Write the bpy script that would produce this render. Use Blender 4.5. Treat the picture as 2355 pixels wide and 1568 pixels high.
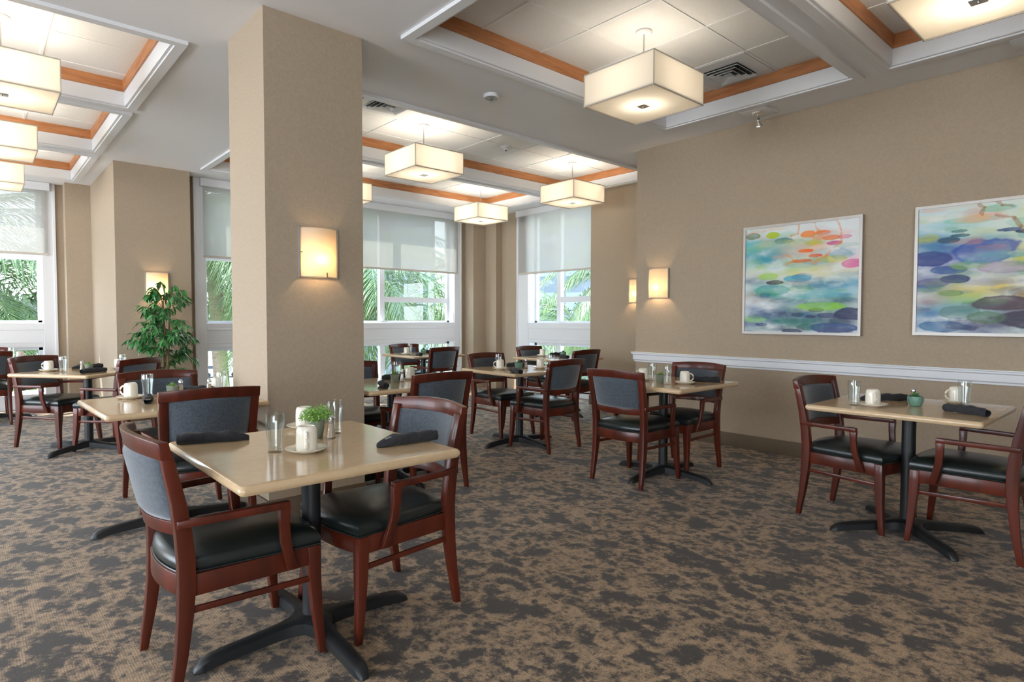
import bpy, bmesh, math, random
from mathutils import Vector, Matrix, noise
S=bpy.context.scene
for o in list(bpy.data.objects): bpy.data.objects.remove(o,do_unlink=True)
COL=S.collection
# ---------------------------------------------------------------- camera
YAW,PIT,ROL=math.radians(41.7308),math.radians(2.0981),math.radians(.0996)
fw=Vector((math.sin(YAW)*math.cos(PIT),math.cos(YAW)*math.cos(PIT),-math.sin(PIT)))
rt=Vector((math.cos(YAW),-math.sin(YAW),0)); up=rt.cross(fw)
r2=rt*math.cos(ROL)+up*math.sin(ROL); u2=-rt*math.sin(ROL)+up*math.cos(ROL)
cam=bpy.data.cameras.new('camera'); camo=bpy.data.objects.new('camera',cam); COL.objects.link(camo)
M=Matrix((r2,u2,-fw)).transposed().to_4x4(); M.translation=Vector((0,0,1.25)); camo.matrix_world=M
cam.sensor_fit='HORIZONTAL'; cam.sensor_width=36; cam.lens=1394.74/2355*36; cam.clip_end=1000; cam.clip_start=.05
S.camera=camo
# ---------------------------------------------------------------- world, sun, exposure
W=bpy.data.worlds.new('world'); S.world=W; W.use_nodes=True
nt=W.node_tree; nt.nodes.clear()
wo=nt.nodes.new('ShaderNodeOutputWorld'); wb=nt.nodes.new('ShaderNodeBackground')
tc=nt.nodes.new('ShaderNodeTexCoord'); sx=nt.nodes.new('ShaderNodeSeparateXYZ'); cr=nt.nodes.new('ShaderNodeValToRGB')
nt.links.new(tc.outputs['Generated'],sx.inputs[0]); nt.links.new(sx.outputs['Z'],cr.inputs[0])
cr.color_ramp.elements[0].position=0; cr.color_ramp.elements[0].color=(.86,.93,1,1)
cr.color_ramp.elements[1].position=.7; cr.color_ramp.elements[1].color=(.55,.74,1,1)
nt.links.new(cr.outputs[0],wb.inputs[0]); nt.links.new(wb.outputs[0],wo.inputs[0]); wb.inputs[1].default_value=5.4
sun=bpy.data.lights.new('sun','SUN'); sun.energy=8; sun.angle=.009; sun.color=(1,.96,.9)
so=bpy.data.objects.new('sun',sun); COL.objects.link(so)
so.rotation_euler=Vector((.8,-1,-2)).to_track_quat('-Z','Y').to_euler()
vs=S.view_settings; vs.view_transform='Standard'; vs.look='None'; vs.gamma=1; vs.exposure=.80; vs.use_curve_mapping=False
PEND_W=5; SCONCE_W=1.9
# ---------------------------------------------------------------- materials
def mat(name,col,rough=.5,metal=0,var=None,vs_=8,stretch=(1,1,1),bump=0,bs=200,spec=.5,coat=0,sheen=0,trans=None):
    m=bpy.data.materials.new(name); m.use_nodes=True; n=m.node_tree; b=n.nodes['Principled BSDF']
    b.inputs['Base Color'].default_value=(*col,1); b.inputs['Roughness'].default_value=rough; b.inputs['Metallic'].default_value=metal
    b.inputs['Specular IOR Level'].default_value=spec; b.inputs['Coat Weight'].default_value=coat
    b.inputs['Coat Roughness'].default_value=.08; b.inputs['Sheen Weight'].default_value=sheen
    t=n.nodes.new('ShaderNodeTexCoord')
    if var:
        mp=n.nodes.new('ShaderNodeMapping'); mp.inputs['Scale'].default_value=stretch
        nz=n.nodes.new('ShaderNodeTexNoise'); nz.inputs['Scale'].default_value=vs_; nz.inputs['Detail'].default_value=5
        mx=n.nodes.new('ShaderNodeMix'); mx.data_type='RGBA'
        mx.inputs[6].default_value=(*col,1); mx.inputs[7].default_value=(*var,1)
        rp=n.nodes.new('ShaderNodeMapRange'); rp.inputs[1].default_value=.35; rp.inputs[2].default_value=.65
        n.links.new(t.outputs['Object'],mp.inputs[0]); n.links.new(mp.outputs[0],nz.inputs[0])
        n.links.new(nz.outputs[0],rp.inputs[0]); n.links.new(rp.outputs[0],mx.inputs[0]); n.links.new(mx.outputs[2],b.inputs['Base Color'])
    if bump:
        nb=n.nodes.new('ShaderNodeTexNoise'); nb.inputs['Scale'].default_value=bs; nb.inputs['Detail'].default_value=3
        bp=n.nodes.new('ShaderNodeBump'); bp.inputs['Strength'].default_value=bump; bp.inputs['Distance'].default_value=.003
        n.links.new(t.outputs['Object'],nb.inputs[0]); n.links.new(nb.outputs[0],bp.inputs['Height']); n.links.new(bp.outputs[0],b.inputs['Normal'])
    return m
M_wall=mat('tan_wallcovering',(.40,.315,.226),.75,var=(.37,.29,.207),vs_=60,bump=.5,bs=90)
M_ceil=mat('soffit_paint',(.80,.80,.81),.8,bump=.15,bs=150)
M_white=mat('white_trim_paint',(.74,.75,.77),.45)
M_tile=mat('acoustic_tile',(.74,.73,.71),.9,var=(.69,.68,.66),vs_=120,bump=.25,bs=250)
M_grid=mat('ceiling_grid_white',(.74,.73,.72),.6)
M_vent=mat('vent_white',(.62,.63,.64),.5)
M_dark=mat('vent_dark',(.03,.035,.035),.7)
M_maple=mat('maple_wood',(.50,.215,.085),.45,var=(.36,.14,.05),vs_=3,stretch=(1.5,1.5,12))
M_wood=mat('mahogany_wood',(.112,.019,.008),.30,var=(.060,.012,.006),vs_=14,stretch=(1,1,.15),coat=.15,spec=.35)
M_fab=mat('grey_blue_upholstery',(.058,.076,.096),.75,var=(.032,.042,.055),vs_=90,bump=.4,bs=500,sheen=.5)
M_seat=mat('black_vinyl',(.012,.017,.016),.30,bump=.15,bs=120,spec=.6)
M_top=mat('cream_laminate',(.60,.43,.255),.14,var=(.56,.40,.235),vs_=30,coat=.2)
M_iron=mat('black_cast_iron',(.012,.013,.014),.42,bump=.1,bs=100)
M_cer=mat('cream_china',(.80,.74,.62),.18,coat=.4)
M_nap=mat('charcoal_napkin_cloth',(.014,.014,.017),.9,var=(.026,.026,.031),vs_=40,bump=.5,bs=300,sheen=.08)
M_pot=mat('glazed_green_pot',(.10,.22,.17),.35,var=(.16,.30,.22),vs_=60,bump=.8,bs=130)
M_potg=mat('grey_green_pot',(.25,.29,.22),.5,var=(.18,.22,.16),vs_=25,bump=.4,bs=90)
M_leafl=mat('bright_green_leaf',(.16,.36,.05),.5,var=(.30,.50,.12),vs_=40)
M_leafd=mat('dark_green_leaf',(.03,.15,.035),.28,var=(.09,.30,.09),vs_=12)
M_palm=mat('palm_green',(.06,.125,.035),.4,var=(.14,.22,.07),vs_=6)
M_trunk=mat('palm_bark',(.25,.20,.15),.9,var=(.16,.12,.09),vs_=6,stretch=(1,1,6),bump=.6,bs=20)
M_bark=mat('plant_stem',(.20,.12,.06),.8)
M_metal=mat('brushed_nickel',(.55,.52,.50),.3,metal=1)
M_chrome=mat('chrome',(.8,.8,.8),.08,metal=1)
M_silver=mat('silver_frame',(.42,.39,.36),.4,metal=.5)
M_base=mat('brown_cove_base',(.125,.085,.05),.6)
M_salt=mat('salt_grains',(.50,.38,.28),.8)
M_soil=mat('soil',(.05,.035,.025),.95)
M_grass=mat('outdoor_lawn',(.08,.13,.04),.95,var=(.06,.10,.03),vs_=.8)
M_asph=mat('outdoor_parking',(.17,.17,.165),.9,var=(.13,.13,.127),vs_=.3)
M_hedge=mat('tree_foliage',(.03,.06,.02),.8,var=(.06,.095,.035),vs_=1.5)
M_bwall=mat('building_render',(.11,.13,.16),.8)
M_bwin=mat('building_glass',(.14,.19,.26),.15)
M_car=mat('silver_car_paint',(.58,.60,.64),.25,metal=.2)
M_cglass=mat('car_glass',(.06,.07,.08),.1)
M_tire=mat('tyre_rubber',(.02,.02,.02),.8)
M_pink=mat('pink_shirt',(.75,.06,.16),.8)
M_skin=mat('skin',(.5,.3,.2),.6)
M_trous=mat('dark_trousers',(.05,.05,.06),.8)
# glass / translucent
def mixmat(name,a,b,fac):
    m=bpy.data.materials.new(name); m.use_nodes=True; n=m.node_tree; n.nodes.clear()
    o=n.nodes.new('ShaderNodeOutputMaterial'); mx=n.nodes.new('ShaderNodeMixShader'); mx.inputs[0].default_value=fac
    A=a(n);B=b(n); n.links.new(A.outputs[0],mx.inputs[1]); n.links.new(B.outputs[0],mx.inputs[2]); n.links.new(mx.outputs[0],o.inputs[0]); return m
def nd(t,**k):
    def f(n):
        x=n.nodes.new(t)
        for a,b in k.items(): x.inputs[a].default_value=b
        return x
    return f
def nmix(a,b,fac):
    def f(n):
        mx=n.nodes.new('ShaderNodeMixShader'); mx.inputs[0].default_value=fac
        A=a(n);B=b(n); n.links.new(A.outputs[0],mx.inputs[1]); n.links.new(B.outputs[0],mx.inputs[2]); return mx
    return f
M_pane=mixmat('window_glass',nd('ShaderNodeBsdfTransparent',Color=(.96,.98,.97,1)),nd('ShaderNodeBsdfGlossy',Roughness=.02),.05)
def tumbler():
    m=bpy.data.materials.new('tumbler_glass'); m.use_nodes=True; n=m.node_tree; n.nodes.clear()
    o=n.nodes.new('ShaderNodeOutputMaterial'); mx=n.nodes.new('ShaderNodeMixShader'); fr=n.nodes.new('ShaderNodeLayerWeight'); fr.inputs[0].default_value=.5; pw=n.nodes.new('ShaderNodeMath'); pw.operation='POWER'; pw.inputs[1].default_value=3.2; ml=n.nodes.new('ShaderNodeMath'); ml.operation='MULTIPLY_ADD'; ml.inputs[1].default_value=.55; ml.inputs[2].default_value=.06; n.links.new(fr.outputs['Facing'],pw.inputs[0]); n.links.new(pw.outputs[0],ml.inputs[0])
    a=n.nodes.new('ShaderNodeBsdfTransparent'); a.inputs[0].default_value=(.965,.985,.98,1)
    b=n.nodes.new('ShaderNodeBsdfGlossy'); b.inputs['Roughness'].default_value=.03; b.inputs['Color'].default_value=(.95,.98,1,1)
    n.links.new(ml.outputs[0],mx.inputs[0]); n.links.new(a.outputs[0],mx.inputs[1]); n.links.new(b.outputs[0],mx.inputs[2]); n.links.new(mx.outputs[0],o.inputs[0]); return m
M_glass=tumbler()
M_blind=mixmat('solar_shade_mesh',nmix(nd('ShaderNodeBsdfTranslucent',Color=(.44,.43,.40,1)),nd('ShaderNodeBsdfDiffuse',Color=(.68,.67,.64,1)),.55),nd('ShaderNodeBsdfTransparent',Color=(1,1,1,1)),.27)
M_shade=mixmat('linen_lampshade',nd('ShaderNodeBsdfTranslucent',Color=(.90,.86,.79,1)),nd('ShaderNodeBsdfDiffuse',Color=(.80,.75,.66,1)),.5)
M_diff=mixmat('opal_diffuser',nd('ShaderNodeBsdfTranslucent',Color=(.95,.91,.84,1)),nd('ShaderNodeBsdfDiffuse',Color=(.80,.76,.68,1)),.5)
M_sglass=mixmat('frosted_sconce_glass',nd('ShaderNodeBsdfTranslucent',Color=(.98,.86,.68,1)),nd('ShaderNodeBsdfDiffuse',Color=(.85,.8,.7,1)),.4)
def carpet():
    m=bpy.data.materials.new('patterned_carpet'); m.use_nodes=True; n=m.node_tree; b=n.nodes['Principled BSDF']
    t=n.nodes.new('ShaderNodeTexCoord'); L=n.links
    def noi(sc,det,ro,dist=0,st=(1,1,1),rot=0):
        mp=n.nodes.new('ShaderNodeMapping'); mp.inputs['Scale'].default_value=st; mp.inputs['Rotation'].default_value=(0,0,rot)
        z=n.nodes.new('ShaderNodeTexNoise'); z.inputs['Scale'].default_value=sc; z.inputs['Detail'].default_value=det; z.inputs['Roughness'].default_value=ro; z.inputs['Distortion'].default_value=dist
        L.new(t.outputs['Object'],mp.inputs[0]); L.new(mp.outputs[0],z.inputs[0]); return z.outputs[0]
    def math_(op,a,b_):
        x=n.nodes.new('ShaderNodeMath'); x.operation=op
        for i,v in enumerate((a,b_)):
            if isinstance(v,(int,float)): x.inputs[i].default_value=v
            else: L.new(v,x.inputs[i])
        return x.outputs[0]
    # web-like blotches: ridge of a mid-scale noise, broken up by fine noise
    n1=noi(4.5,6,.65,.15,(1.25,.9,1),.5)
    rid=math_('ABSOLUTE',math_('SUBTRACT',n1,.52),0)
    rid=math_('MAXIMUM',math_('SUBTRACT',1,math_('MULTIPLY',rid,12)),-.35)
    n2=noi(20,9,.85,0,(.8,1.2,1),.5)
    n3=noi(6,8,.8,.1,(1,1,1),0)
    v=math_('ADD',math_('MULTIPLY',rid,.20),math_('ADD',math_('MULTIPLY',n2,1.05),math_('MULTIPLY',n3,.55)))
    mr=n.nodes.new('ShaderNodeMapRange'); mr.inputs[1].default_value=.80; mr.inputs[2].default_value=1.02; L.new(v,mr.inputs[0])
    # ribbed weave
    wv=n.nodes.new('ShaderNodeTexWave'); wv.inputs['Scale'].default_value=36; wv.inputs['Distortion'].default_value=1.5; wv.inputs['Detail'].default_value=2
    mp=n.nodes.new('ShaderNodeMapping'); mp.inputs['Rotation'].default_value=(0,0,0); L.new(t.outputs['Object'],mp.inputs[0]); L.new(mp.outputs[0],wv.inputs[0])
    fine=noi(260,2,.6)
    fac=math_('MULTIPLY',mr.outputs[0],math_('ADD',.25,math_('ADD',math_('MULTIPLY',wv.outputs['Fac'],.40),math_('MULTIPLY',fine,.75))))
    mx=n.nodes.new('ShaderNodeMix'); mx.data_type='RGBA'; L.new(fac,mx.inputs[0]); mx.inputs[6].default_value=(.046,.034,.025,1); mx.inputs[7].default_value=(.52,.345,.195,1)
    mm=n.nodes.new('ShaderNodeMix'); mm.data_type='RGBA'; mm.blend_type='MULTIPLY'; mm.inputs[0].default_value=.75
    g=n.nodes.new('ShaderNodeMapRange'); g.inputs[1].default_value=.3; g.inputs[2].default_value=.7; g.inputs[3].default_value=.45; g.inputs[4].default_value=1.45; L.new(fine,g.inputs[0])
    L.new(mx.outputs[2],mm.inputs[6]); L.new(g.outputs[0],mm.inputs[7]); L.new(mm.outputs[2],b.inputs['Base Color'])
    b.inputs['Roughness'].default_value=.62; b.inputs['Sheen Weight'].default_value=.16; b.inputs['Specular IOR Level'].default_value=.3
    bp=n.nodes.new('ShaderNodeBump'); bp.inputs['Strength'].default_value=.5; bp.inputs['Distance'].default_value=.004; L.new(fine,bp.inputs['Height']); L.new(bp.outputs[0],b.inputs['Normal'])
    return m
M_carpet=carpet()
# ---------------------------------------------------------------- mesh helpers
class MB:
    def __init__(s): s.v=[];s.f=[]
    def add(s,vs,fs,T=None):
        k=len(s.v); s.v+= [tuple(T@Vector(v)) if T else tuple(v) for v in vs]; s.f+=[tuple(i+k for i in f) for f in fs]; return s
    def box(s,x0,x1,y0,y1,z0,z1,T=None):
        v=[(x,y,z) for z in(z0,z1) for y in(y0,y1) for x in(x0,x1)]
        return s.add(v,[(0,2,3,1),(4,5,7,6),(0,1,5,4),(2,6,7,3),(0,4,6,2),(1,3,7,5)],T)
    def loft(s,rings,cap=True,close=False,T=None):
        n=len(rings[0]); v=[p for r in rings for p in r]; f=[]
        m=len(rings)
        for i in range(m if close else m-1):
            a=i*n;b=((i+1)%m)*n
            for j in range(n): k=(j+1)%n; f.append((a+j,a+k,b+k,b+j))
        if cap and not close: f.append(tuple(reversed(range(n)))); f.append(tuple(range((m-1)*n,m*n)))
        return s.add(v,f,T)
    def rects(s,st,**k):  # st: (x,y,z,hx,hy) horizontal rectangles
        return s.loft([[(x-a,y-b,z),(x+a,y-b,z),(x+a,y+b,z),(x-a,y+b,z)] for x,y,z,a,b in st],**k)
    def lathe(s,prof,n=24,T=None,c=(0,0)):
        R=[[(c[0]+r*math.cos(2*math.pi*j/n),c[1]+r*math.sin(2*math.pi*j/n),z) for j in range(n)] for r,z in prof]
        return s.loft(R,T=T)
    def tube(s,pts,r,n=8,T=None,cap=True,close=False):
        pts=[Vector(p) for p in pts]; R=[]; rr=r if isinstance(r,(list,tuple)) else [r]*len(pts)
        m=len(pts); ref=None
        for i,p in enumerate(pts):
            if close: d=pts[(i+1)%m]-pts[(i-1)%m]
            else: d=pts[min(i+1,m-1)]-pts[max(i-1,0)]
            d.normalize()
            if ref is None: ref=Vector((0,0,1)) if abs(d.z)<.9 else Vector((1,0,0))
            a=d.cross(ref).normalized(); b=d.cross(a); ref=-b if False else ref
            R.append([tuple(p+(a*math.cos(2*math.pi*j/n)+b*math.sin(2*math.pi*j/n))*rr[i]) for j in range(n)])
        return s.loft(R,cap=cap,close=close,T=T)
    def obj(s,name,m,parent=None,bevel=0,seg=2,smooth=35,loc=None):
        me=bpy.data.meshes.new(name); bm=bmesh.new(); vs=[bm.verts.new(v) for v in s.v]
        for f in s.f:
            try: bm.faces.new([vs[i] for i in f])
            except ValueError: pass
        bmesh.ops.recalc_face_normals(bm,faces=bm.faces)
        if bevel:
            es=[e for e in bm.edges if len(e.link_faces)==2 and e.calc_face_angle(0)>.6]
            bmesh.ops.bevel(bm,geom=es,offset=bevel,segments=seg,profile=.5,affect='EDGES',clamp_overlap=True)
        if smooth:
            for f in bm.faces: f.smooth=True
            th=math.radians(smooth)
            for e in bm.edges:
                if len(e.link_faces)==2 and e.calc_face_angle(0)>th: e.smooth=False
        bm.to_mesh(me); bm.free(); me.materials.append(m)
        o=bpy.data.objects.new(name,me); COL.objects.link(o)
        if parent: o.parent=parent
        if loc: o.location=loc
        return o
def tag(o,label=None,cat=None,group=None,kind=None):
    if label: o['label']=label
    if cat: o['category']=cat
    if group: o['group']=group
    if kind: o['kind']=kind
    return o
def empty(name,loc=(0,0,0),rz=0,**k):
    o=bpy.data.objects.new(name,None); COL.objects.link(o); o.location=loc; o.rotation_euler=(0,0,rz); o.empty_display_size=.1; return tag(o,**k)
def copy_tree(o,parent=None):
    c=o.copy(); COL.objects.link(c); c.parent=parent
    for ch in [x for x in bpy.data.objects if x.parent==o]: copy_tree(ch,c)
    return c
def struct(o,label=None): o['kind']='structure'; 
def put(proto,used,name_loc,rz,label,cat,group=None):
    o=proto if proto.name not in used else copy_tree(proto)
    used.add(proto.name); o.location=name_loc; o.rotation_euler=(0,0,rz); tag(o,label,cat,group)
    return o
USED=set()
def rad(d): return math.radians(d)
H=3.109; TZ=3.085; TILE=3.312
# ================================================================ ROOM SHELL
def S_(o,label): o['kind']='structure'; o['label']=label; return o
S_(MB().box(-6,1.3,-4,10.84,-.06,0).box(1.3,7.38,-4,9.06,-.06,0).obj('floor',M_carpet,smooth=0),'dark brown carpet with tan web-like blotches')
TR=dict(A=(2.155,5.14,1.715,3.522),B=(2.17,6.742,4.575,6.43),C=(2.17,6.742,6.545,8.24),D=(2.155,5.14,-.14,1.60),
        L1=(-3.4,1.135,4.55,6.34),L2=(-3.4,1.135,6.44,8.22),L3=(-3.4,1.135,8.355,10.11))
ceil=MB()
ins=.0925
xs=sorted({-6,7.38,1.3}|{v for t in TR.values() for v in(t[0]+ins,t[1]-ins)}); ys=sorted({-4,10.84,9.06}|{v for t in TR.values() for v in(t[2]+ins,t[3]-ins)})
for i in range(len(xs)-1):
    for j in range(len(ys)-1):
        cx,cy=(xs[i]+xs[i+1])/2,(ys[j]+ys[j+1])/2
        if any(a<cx<b and c<cy<d for a,b,c,d in TR.values()): continue
        if cx>1.3 and cy>9.06: continue
        ceil.add([(xs[i],ys[j],H),(xs[i+1],ys[j],H),(xs[i+1],ys[j+1],H),(xs[i],ys[j+1],H)],[(0,1,2,3)])
ceil.box(-6,1.3,-4,10.84,3.42,3.5); ceil.box(1.3,7.38,-4,9.06,3.42,3.5)
ceil=ceil.obj('ceiling',M_ceil,smooth=0); S_(ceil,'pale grey painted soffit ceiling between the coffers')
for k,(n,(x0,x1,y0,y1)) in enumerate(TR.items()):
    def ring(d,z): return [(x0+d,y0+d,z),(x1-d,y0+d,z),(x1-d,y1-d,z),(x0+d,y1-d,z)]
    def prof(pr): return MB().loft([ring(d,z) for d,z in pr],cap=False)
    t=prof([(0,H+.002),(0,TZ),(.066,TZ),(.069,TZ+.010),(.088,TZ+.010),(.0925,TZ+.016),(.0925,3.222)]).obj('trim_%d'%(k+1),M_white,smooth=0); S_(t,None) if 0 else t.__setitem__('kind','structure')
    t['label']='white moulded frame and upstand around a ceiling coffer'
    prof([(.0925,3.215),(.106,3.215),(.106,TILE+.004)]).obj('wood_band',M_maple,t,smooth=0)
    d=.09
    MB().box(x0+d,x1-d,y0+d,y1-d,TILE,TILE+.02).obj('tile_panel',M_tile,t,smooth=0)
    g=MB()
    w=.009
    gx=[3.341+.5765*i for i in range(-14,8)]; gy=[(2.349 if n in 'AD' else 5.51)+.5765*i for i in range(-10,12)]
    for x in gx:
        if x0+.12<x<x1-.12: g.box(x-w,x+w,y0+.1,y1-.1,TILE-.005,TILE+.002)
    for y in gy:
        if y0+.12<y<y1-.12: g.box(x0+.1,x1-.1,y-w,y+w,TILE-.0045,TILE+.002)
    g.obj('ceiling_grid',M_grid,t,smooth=0)
# walls
def wall(name,boxes,label,m=M_wall):
    b=MB()
    for x in boxes: b.box(*x)
    return S_(b.obj(name,m,smooth=0),label)
RX=5.56; RY=4.148
wall('wall_right',[(RX,6.75,-4,RY,0,H)],'long tan textured wall with the paintings')
wall('wall_right_pier',[(6.75,7.5,RY,5.85,0,H)],'pale pier beside the corner window')
wall('wall_column',[(1.335,1.98,3.726,4.373,0,H)],'square tan column in the middle of the room')
wall('wall_block',[(1.294,2.113,8.52,10.5,0,H)],'square pier with sconce behind the potted tree')
YW=8.84; XW=7.16; YL=10.62
# wall segments with openings: (u0,u1,z0,z1)
def bay(u0,u1,ops):  # returns boxes in (u,z) around openings between u0,u1
    out=[]; x=u0
    for a,b,zs in ops:
        out.append((x,a,0,H)); z=0
        for c,d in zs: out.append((a,b,z,c)); z=d
        out.append((a,b,z,H)); x=b
    out.append((x,u1,0,H)); return out
ZS=[(.20,.85),(1.18,3.04)]
wall('wall_back',[(a,b,YW,YW+.22,c,d) for a,b,c,d in bay(2.113,6.727,[(2.37,3.72,ZS),(4.36,6.48,ZS)])],'tan and white window wall behind the tables')
wall('wall_back_step',[(6.727,7.5,8.584,9.06,0,H),(7.016,7.5,8.296,8.6,0,H)],'stepped tan corner between the two windows')
wall('wall_corner',[(XW,XW+.22,a,b,c,d) for a,b,c,d in bay(5.85,8.296,[(5.92,7.59,ZS)])],'window wall at the right corner')
wall('wall_left',[(a,b,YL,YL+.22,c,d) for a,b,c,d in bay(-6,1.0,[(-2.9,-1.5,ZS),(-.75,.755,ZS)])]+[(1.0,1.3,10.36,YL+.22,0,H)],'far left window wall')
wall('wall_front_light_block',[(-1.5,RX,-4.2,-4,0,H)],'unseen tan wall added behind the camera to limit daylight')  # added out of view, its width set to limit light from behind
wall('wall_west_light_block',[(-6.2,-6,-4.2,.8,0,H)],'unseen tan wall added left of and behind the camera to cut daylight')  # added out of view, closes part of the open left side to daylight
# baseboards
bb=MB(); bb.box(RX-.012,RX,-4,RY+.012,0,.135); bb.box(RX-.012,6.75,RY,RY+.012,0,.135)
S_(bb.obj('baseboard_right',M_base,bevel=.003),'brown cove base along the right wall')
bb=MB(); bb.box(6.738,6.75,RY,5.862,0,.135); bb.box(6.738,7.16,5.85,5.862,0,.135); S_(bb.obj('baseboard_pier',M_base,bevel=.003),'brown base of the pale pier')
bb=MB(); bb.box(1.323,1.992,3.714,4.385,0,.135); S_(bb.obj('baseboard_column',M_base,bevel=.003),'brown base around the column')
bb=MB(); bb.box(1.282,2.125,8.508,10.36,0,.135); bb.box(1,1.3,10.35,10.36,0,.135);S_(bb.obj('baseboard_block',M_base,bevel=.003),'brown base around the pier')
# chair rail
pr=[(0,.775),(.012,.777),(.012,.79),(.022,.80),(.022,.852),(.034,.860),(.034,.872),(.040,.876),(.040,.884),(0,.884)]
cr_=MB().loft([[(RX-d,-4,z) for d,z in pr],[(RX-d,RY+d,z) for d,z in pr],[(6.75,RY+d,z) for d,z in pr]])
S_(cr_.obj('trim_8',M_white),'white moulded chair rail along the right wall')
# ---------------------------------------------------------------- windows
def window(idx,axis,W0,cas,op,mull,bars,label,ledge=True):
    """axis 'y': plane y=W0, u=x ; axis 'x': plane x=W0, u=y. depth positive = outward"""
    def bx(mb,u0,u1,d0,d1,z0,z1):
        if axis=='y': mb.box(u0,u1,W0+d0,W0+d1,z0,z1)
        else: mb.box(W0+d0,W0+d1,u0,u1,z0,z1)
    root=MB()   # casing boards are the body
    c0,c1=cas;o0,o1=op
    bx(root,c0,o0,-.025,.001,0,H-.001); bx(root,o1,c1,-.025,.001,0,H-.001)
    bx(root,o0,o1,-.025,.001,3.04,H-.001); bx(root,o0,o1,-.018,.001,.85,1.18); bx(root,o0,o1,-.025,.001,.0,.20)
    bx(root,o0,o1,-.030,-.016,1.085,1.115); bx(root,o0,o1,-.024,-.016,.905,.925)
    bx(root,c0-.012,c0+.02,-.04,.0,0,H-.001); bx(root,c1-.02,c1+.012,-.04,.0,0,H-.001)
    # reveals
    for a,b in ZS:
        bx(root,o0-.001,o0+.006,0,.22,a-.001,b+.001); bx(root,o1-.006,o1+.001,0,.22,a-.001,b+.001); bx(root,o0,o1,0,.22,a-.001,a+.006); bx(root,o0,o1,0,.22,b-.006,b+.001)
    r=root.obj('window_%d'%idx,M_white,bevel=.003,seg=1,smooth=0); S_(r,label)
    f=MB()
    for a,b in ZS:
        bx(f,o0,o0+.05,.14,.20,a,b); bx(f,o1-.05,o1,.14,.20,a,b); bx(f,o0,o1,.14,.20,a,a+.035); bx(f,o0,o1,.14,.20,b-.05,b)
    f.obj('window_frame',M_white,r,smooth=0)
    for u in mull:
        m=MB()
        for a,b in ZS: bx(m,u-.045,u+.045,.13,.205,a,b)
        m.obj('mullion',M_white,r,smooth=0)
    for (u0,u1,z) in bars:
        m=MB(); bx(m,u0,u1,.135,.20,z-.045,z+.045); m.obj('transom_bar',M_white,r,smooth=0)
    us=[o0]+list(mull)+[o1]
    for i in range(len(us)-1):
        p=MB()
        for a,b in ZS: bx(p,us[i]+.02,us[i+1]-.02,.168,.174,a+.01,b-.01)
        p.obj('pane',M_pane,r,smooth=0)
    return r
window(1,'y',YW,(4.22,6.62),(4.36,6.48),(5.11,),[(5.155,6.44,1.572)],'white framed window behind the far centre tables')
window(2,'y',YW,(2.235,3.85),(2.37,3.72),(),[(2.4,3.7,2.09)],'white framed narrow window beside the potted tree')
window(3,'x',XW,(5.86,7.86),(5.92,7.59),(7.01,),[(5.95,6.965,1.568)],'white framed window at the right corner')
window(4,'y',YL,(-.88,.90),(-.75,.755),(),[(-.7,.72,2.10)],'white framed window at the far left')
window(5,'y',YL,(-3.03,-1.37),(-2.9,-1.5),(),[(-2.9,-1.5,2.10)],'white framed window beyond the left edge of view')
def blind(axis,W0,u0,u1,zb,label,zt=3.0):
    def bx(mb,a,b,d0,d1,z0,z1):
        if axis=='y': mb.box(a,b,W0+d0,W0+d1,z0,z1)
        else: mb.box(W0+d0,W0+d1,a,b,z0,z1)
    c=((u0+u1)/2,W0,zb) if axis=='y' else (W0,(u0+u1)/2,zb)
    e=empty('roller_blind',c); tag(e,label,'blind','roller blinds on the windows')
    for nm,m,(a,b,d0,d1,z0,z1) in (('valance',M_white,(u0-.02,u1+.02,-.09,-.028,zt,H-.003)),('shade_fabric',M_blind,(u0+.015,u1-.015,-.0525,-.0515,zb,zt+.05)),('bottom_bar',M_silver if 0 else M_blindbar,(u0+.012,u1-.012,-.060,-.044,zb-.028,zb+.004))):
        mb=MB(); bx(mb,a,b,d0,d1,z0,z1); o=mb.obj(nm,m,e,bevel=.003 if nm!='shade_fabric' else 0,smooth=0); o.matrix_parent_inverse=Matrix.Translation(-Vector(c))
M_blindbar=mat('blind_bar_beige',(.55,.50,.44),.5)
blind('y',YW,4.30,6.55,2.075,'white mesh roller blind half lowered on the wide window behind the centre tables')
blind('y',YW,2.32,3.80,2.085,'white mesh roller blind on the narrow window beside the potted tree')
blind('x',XW,5.90,7.82,2.035,'white mesh roller blind on the corner window right of the stepped wall')
blind('y',YL,-.80,.83,2.14,'white mesh roller blind on the window at the far left edge')
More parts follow.
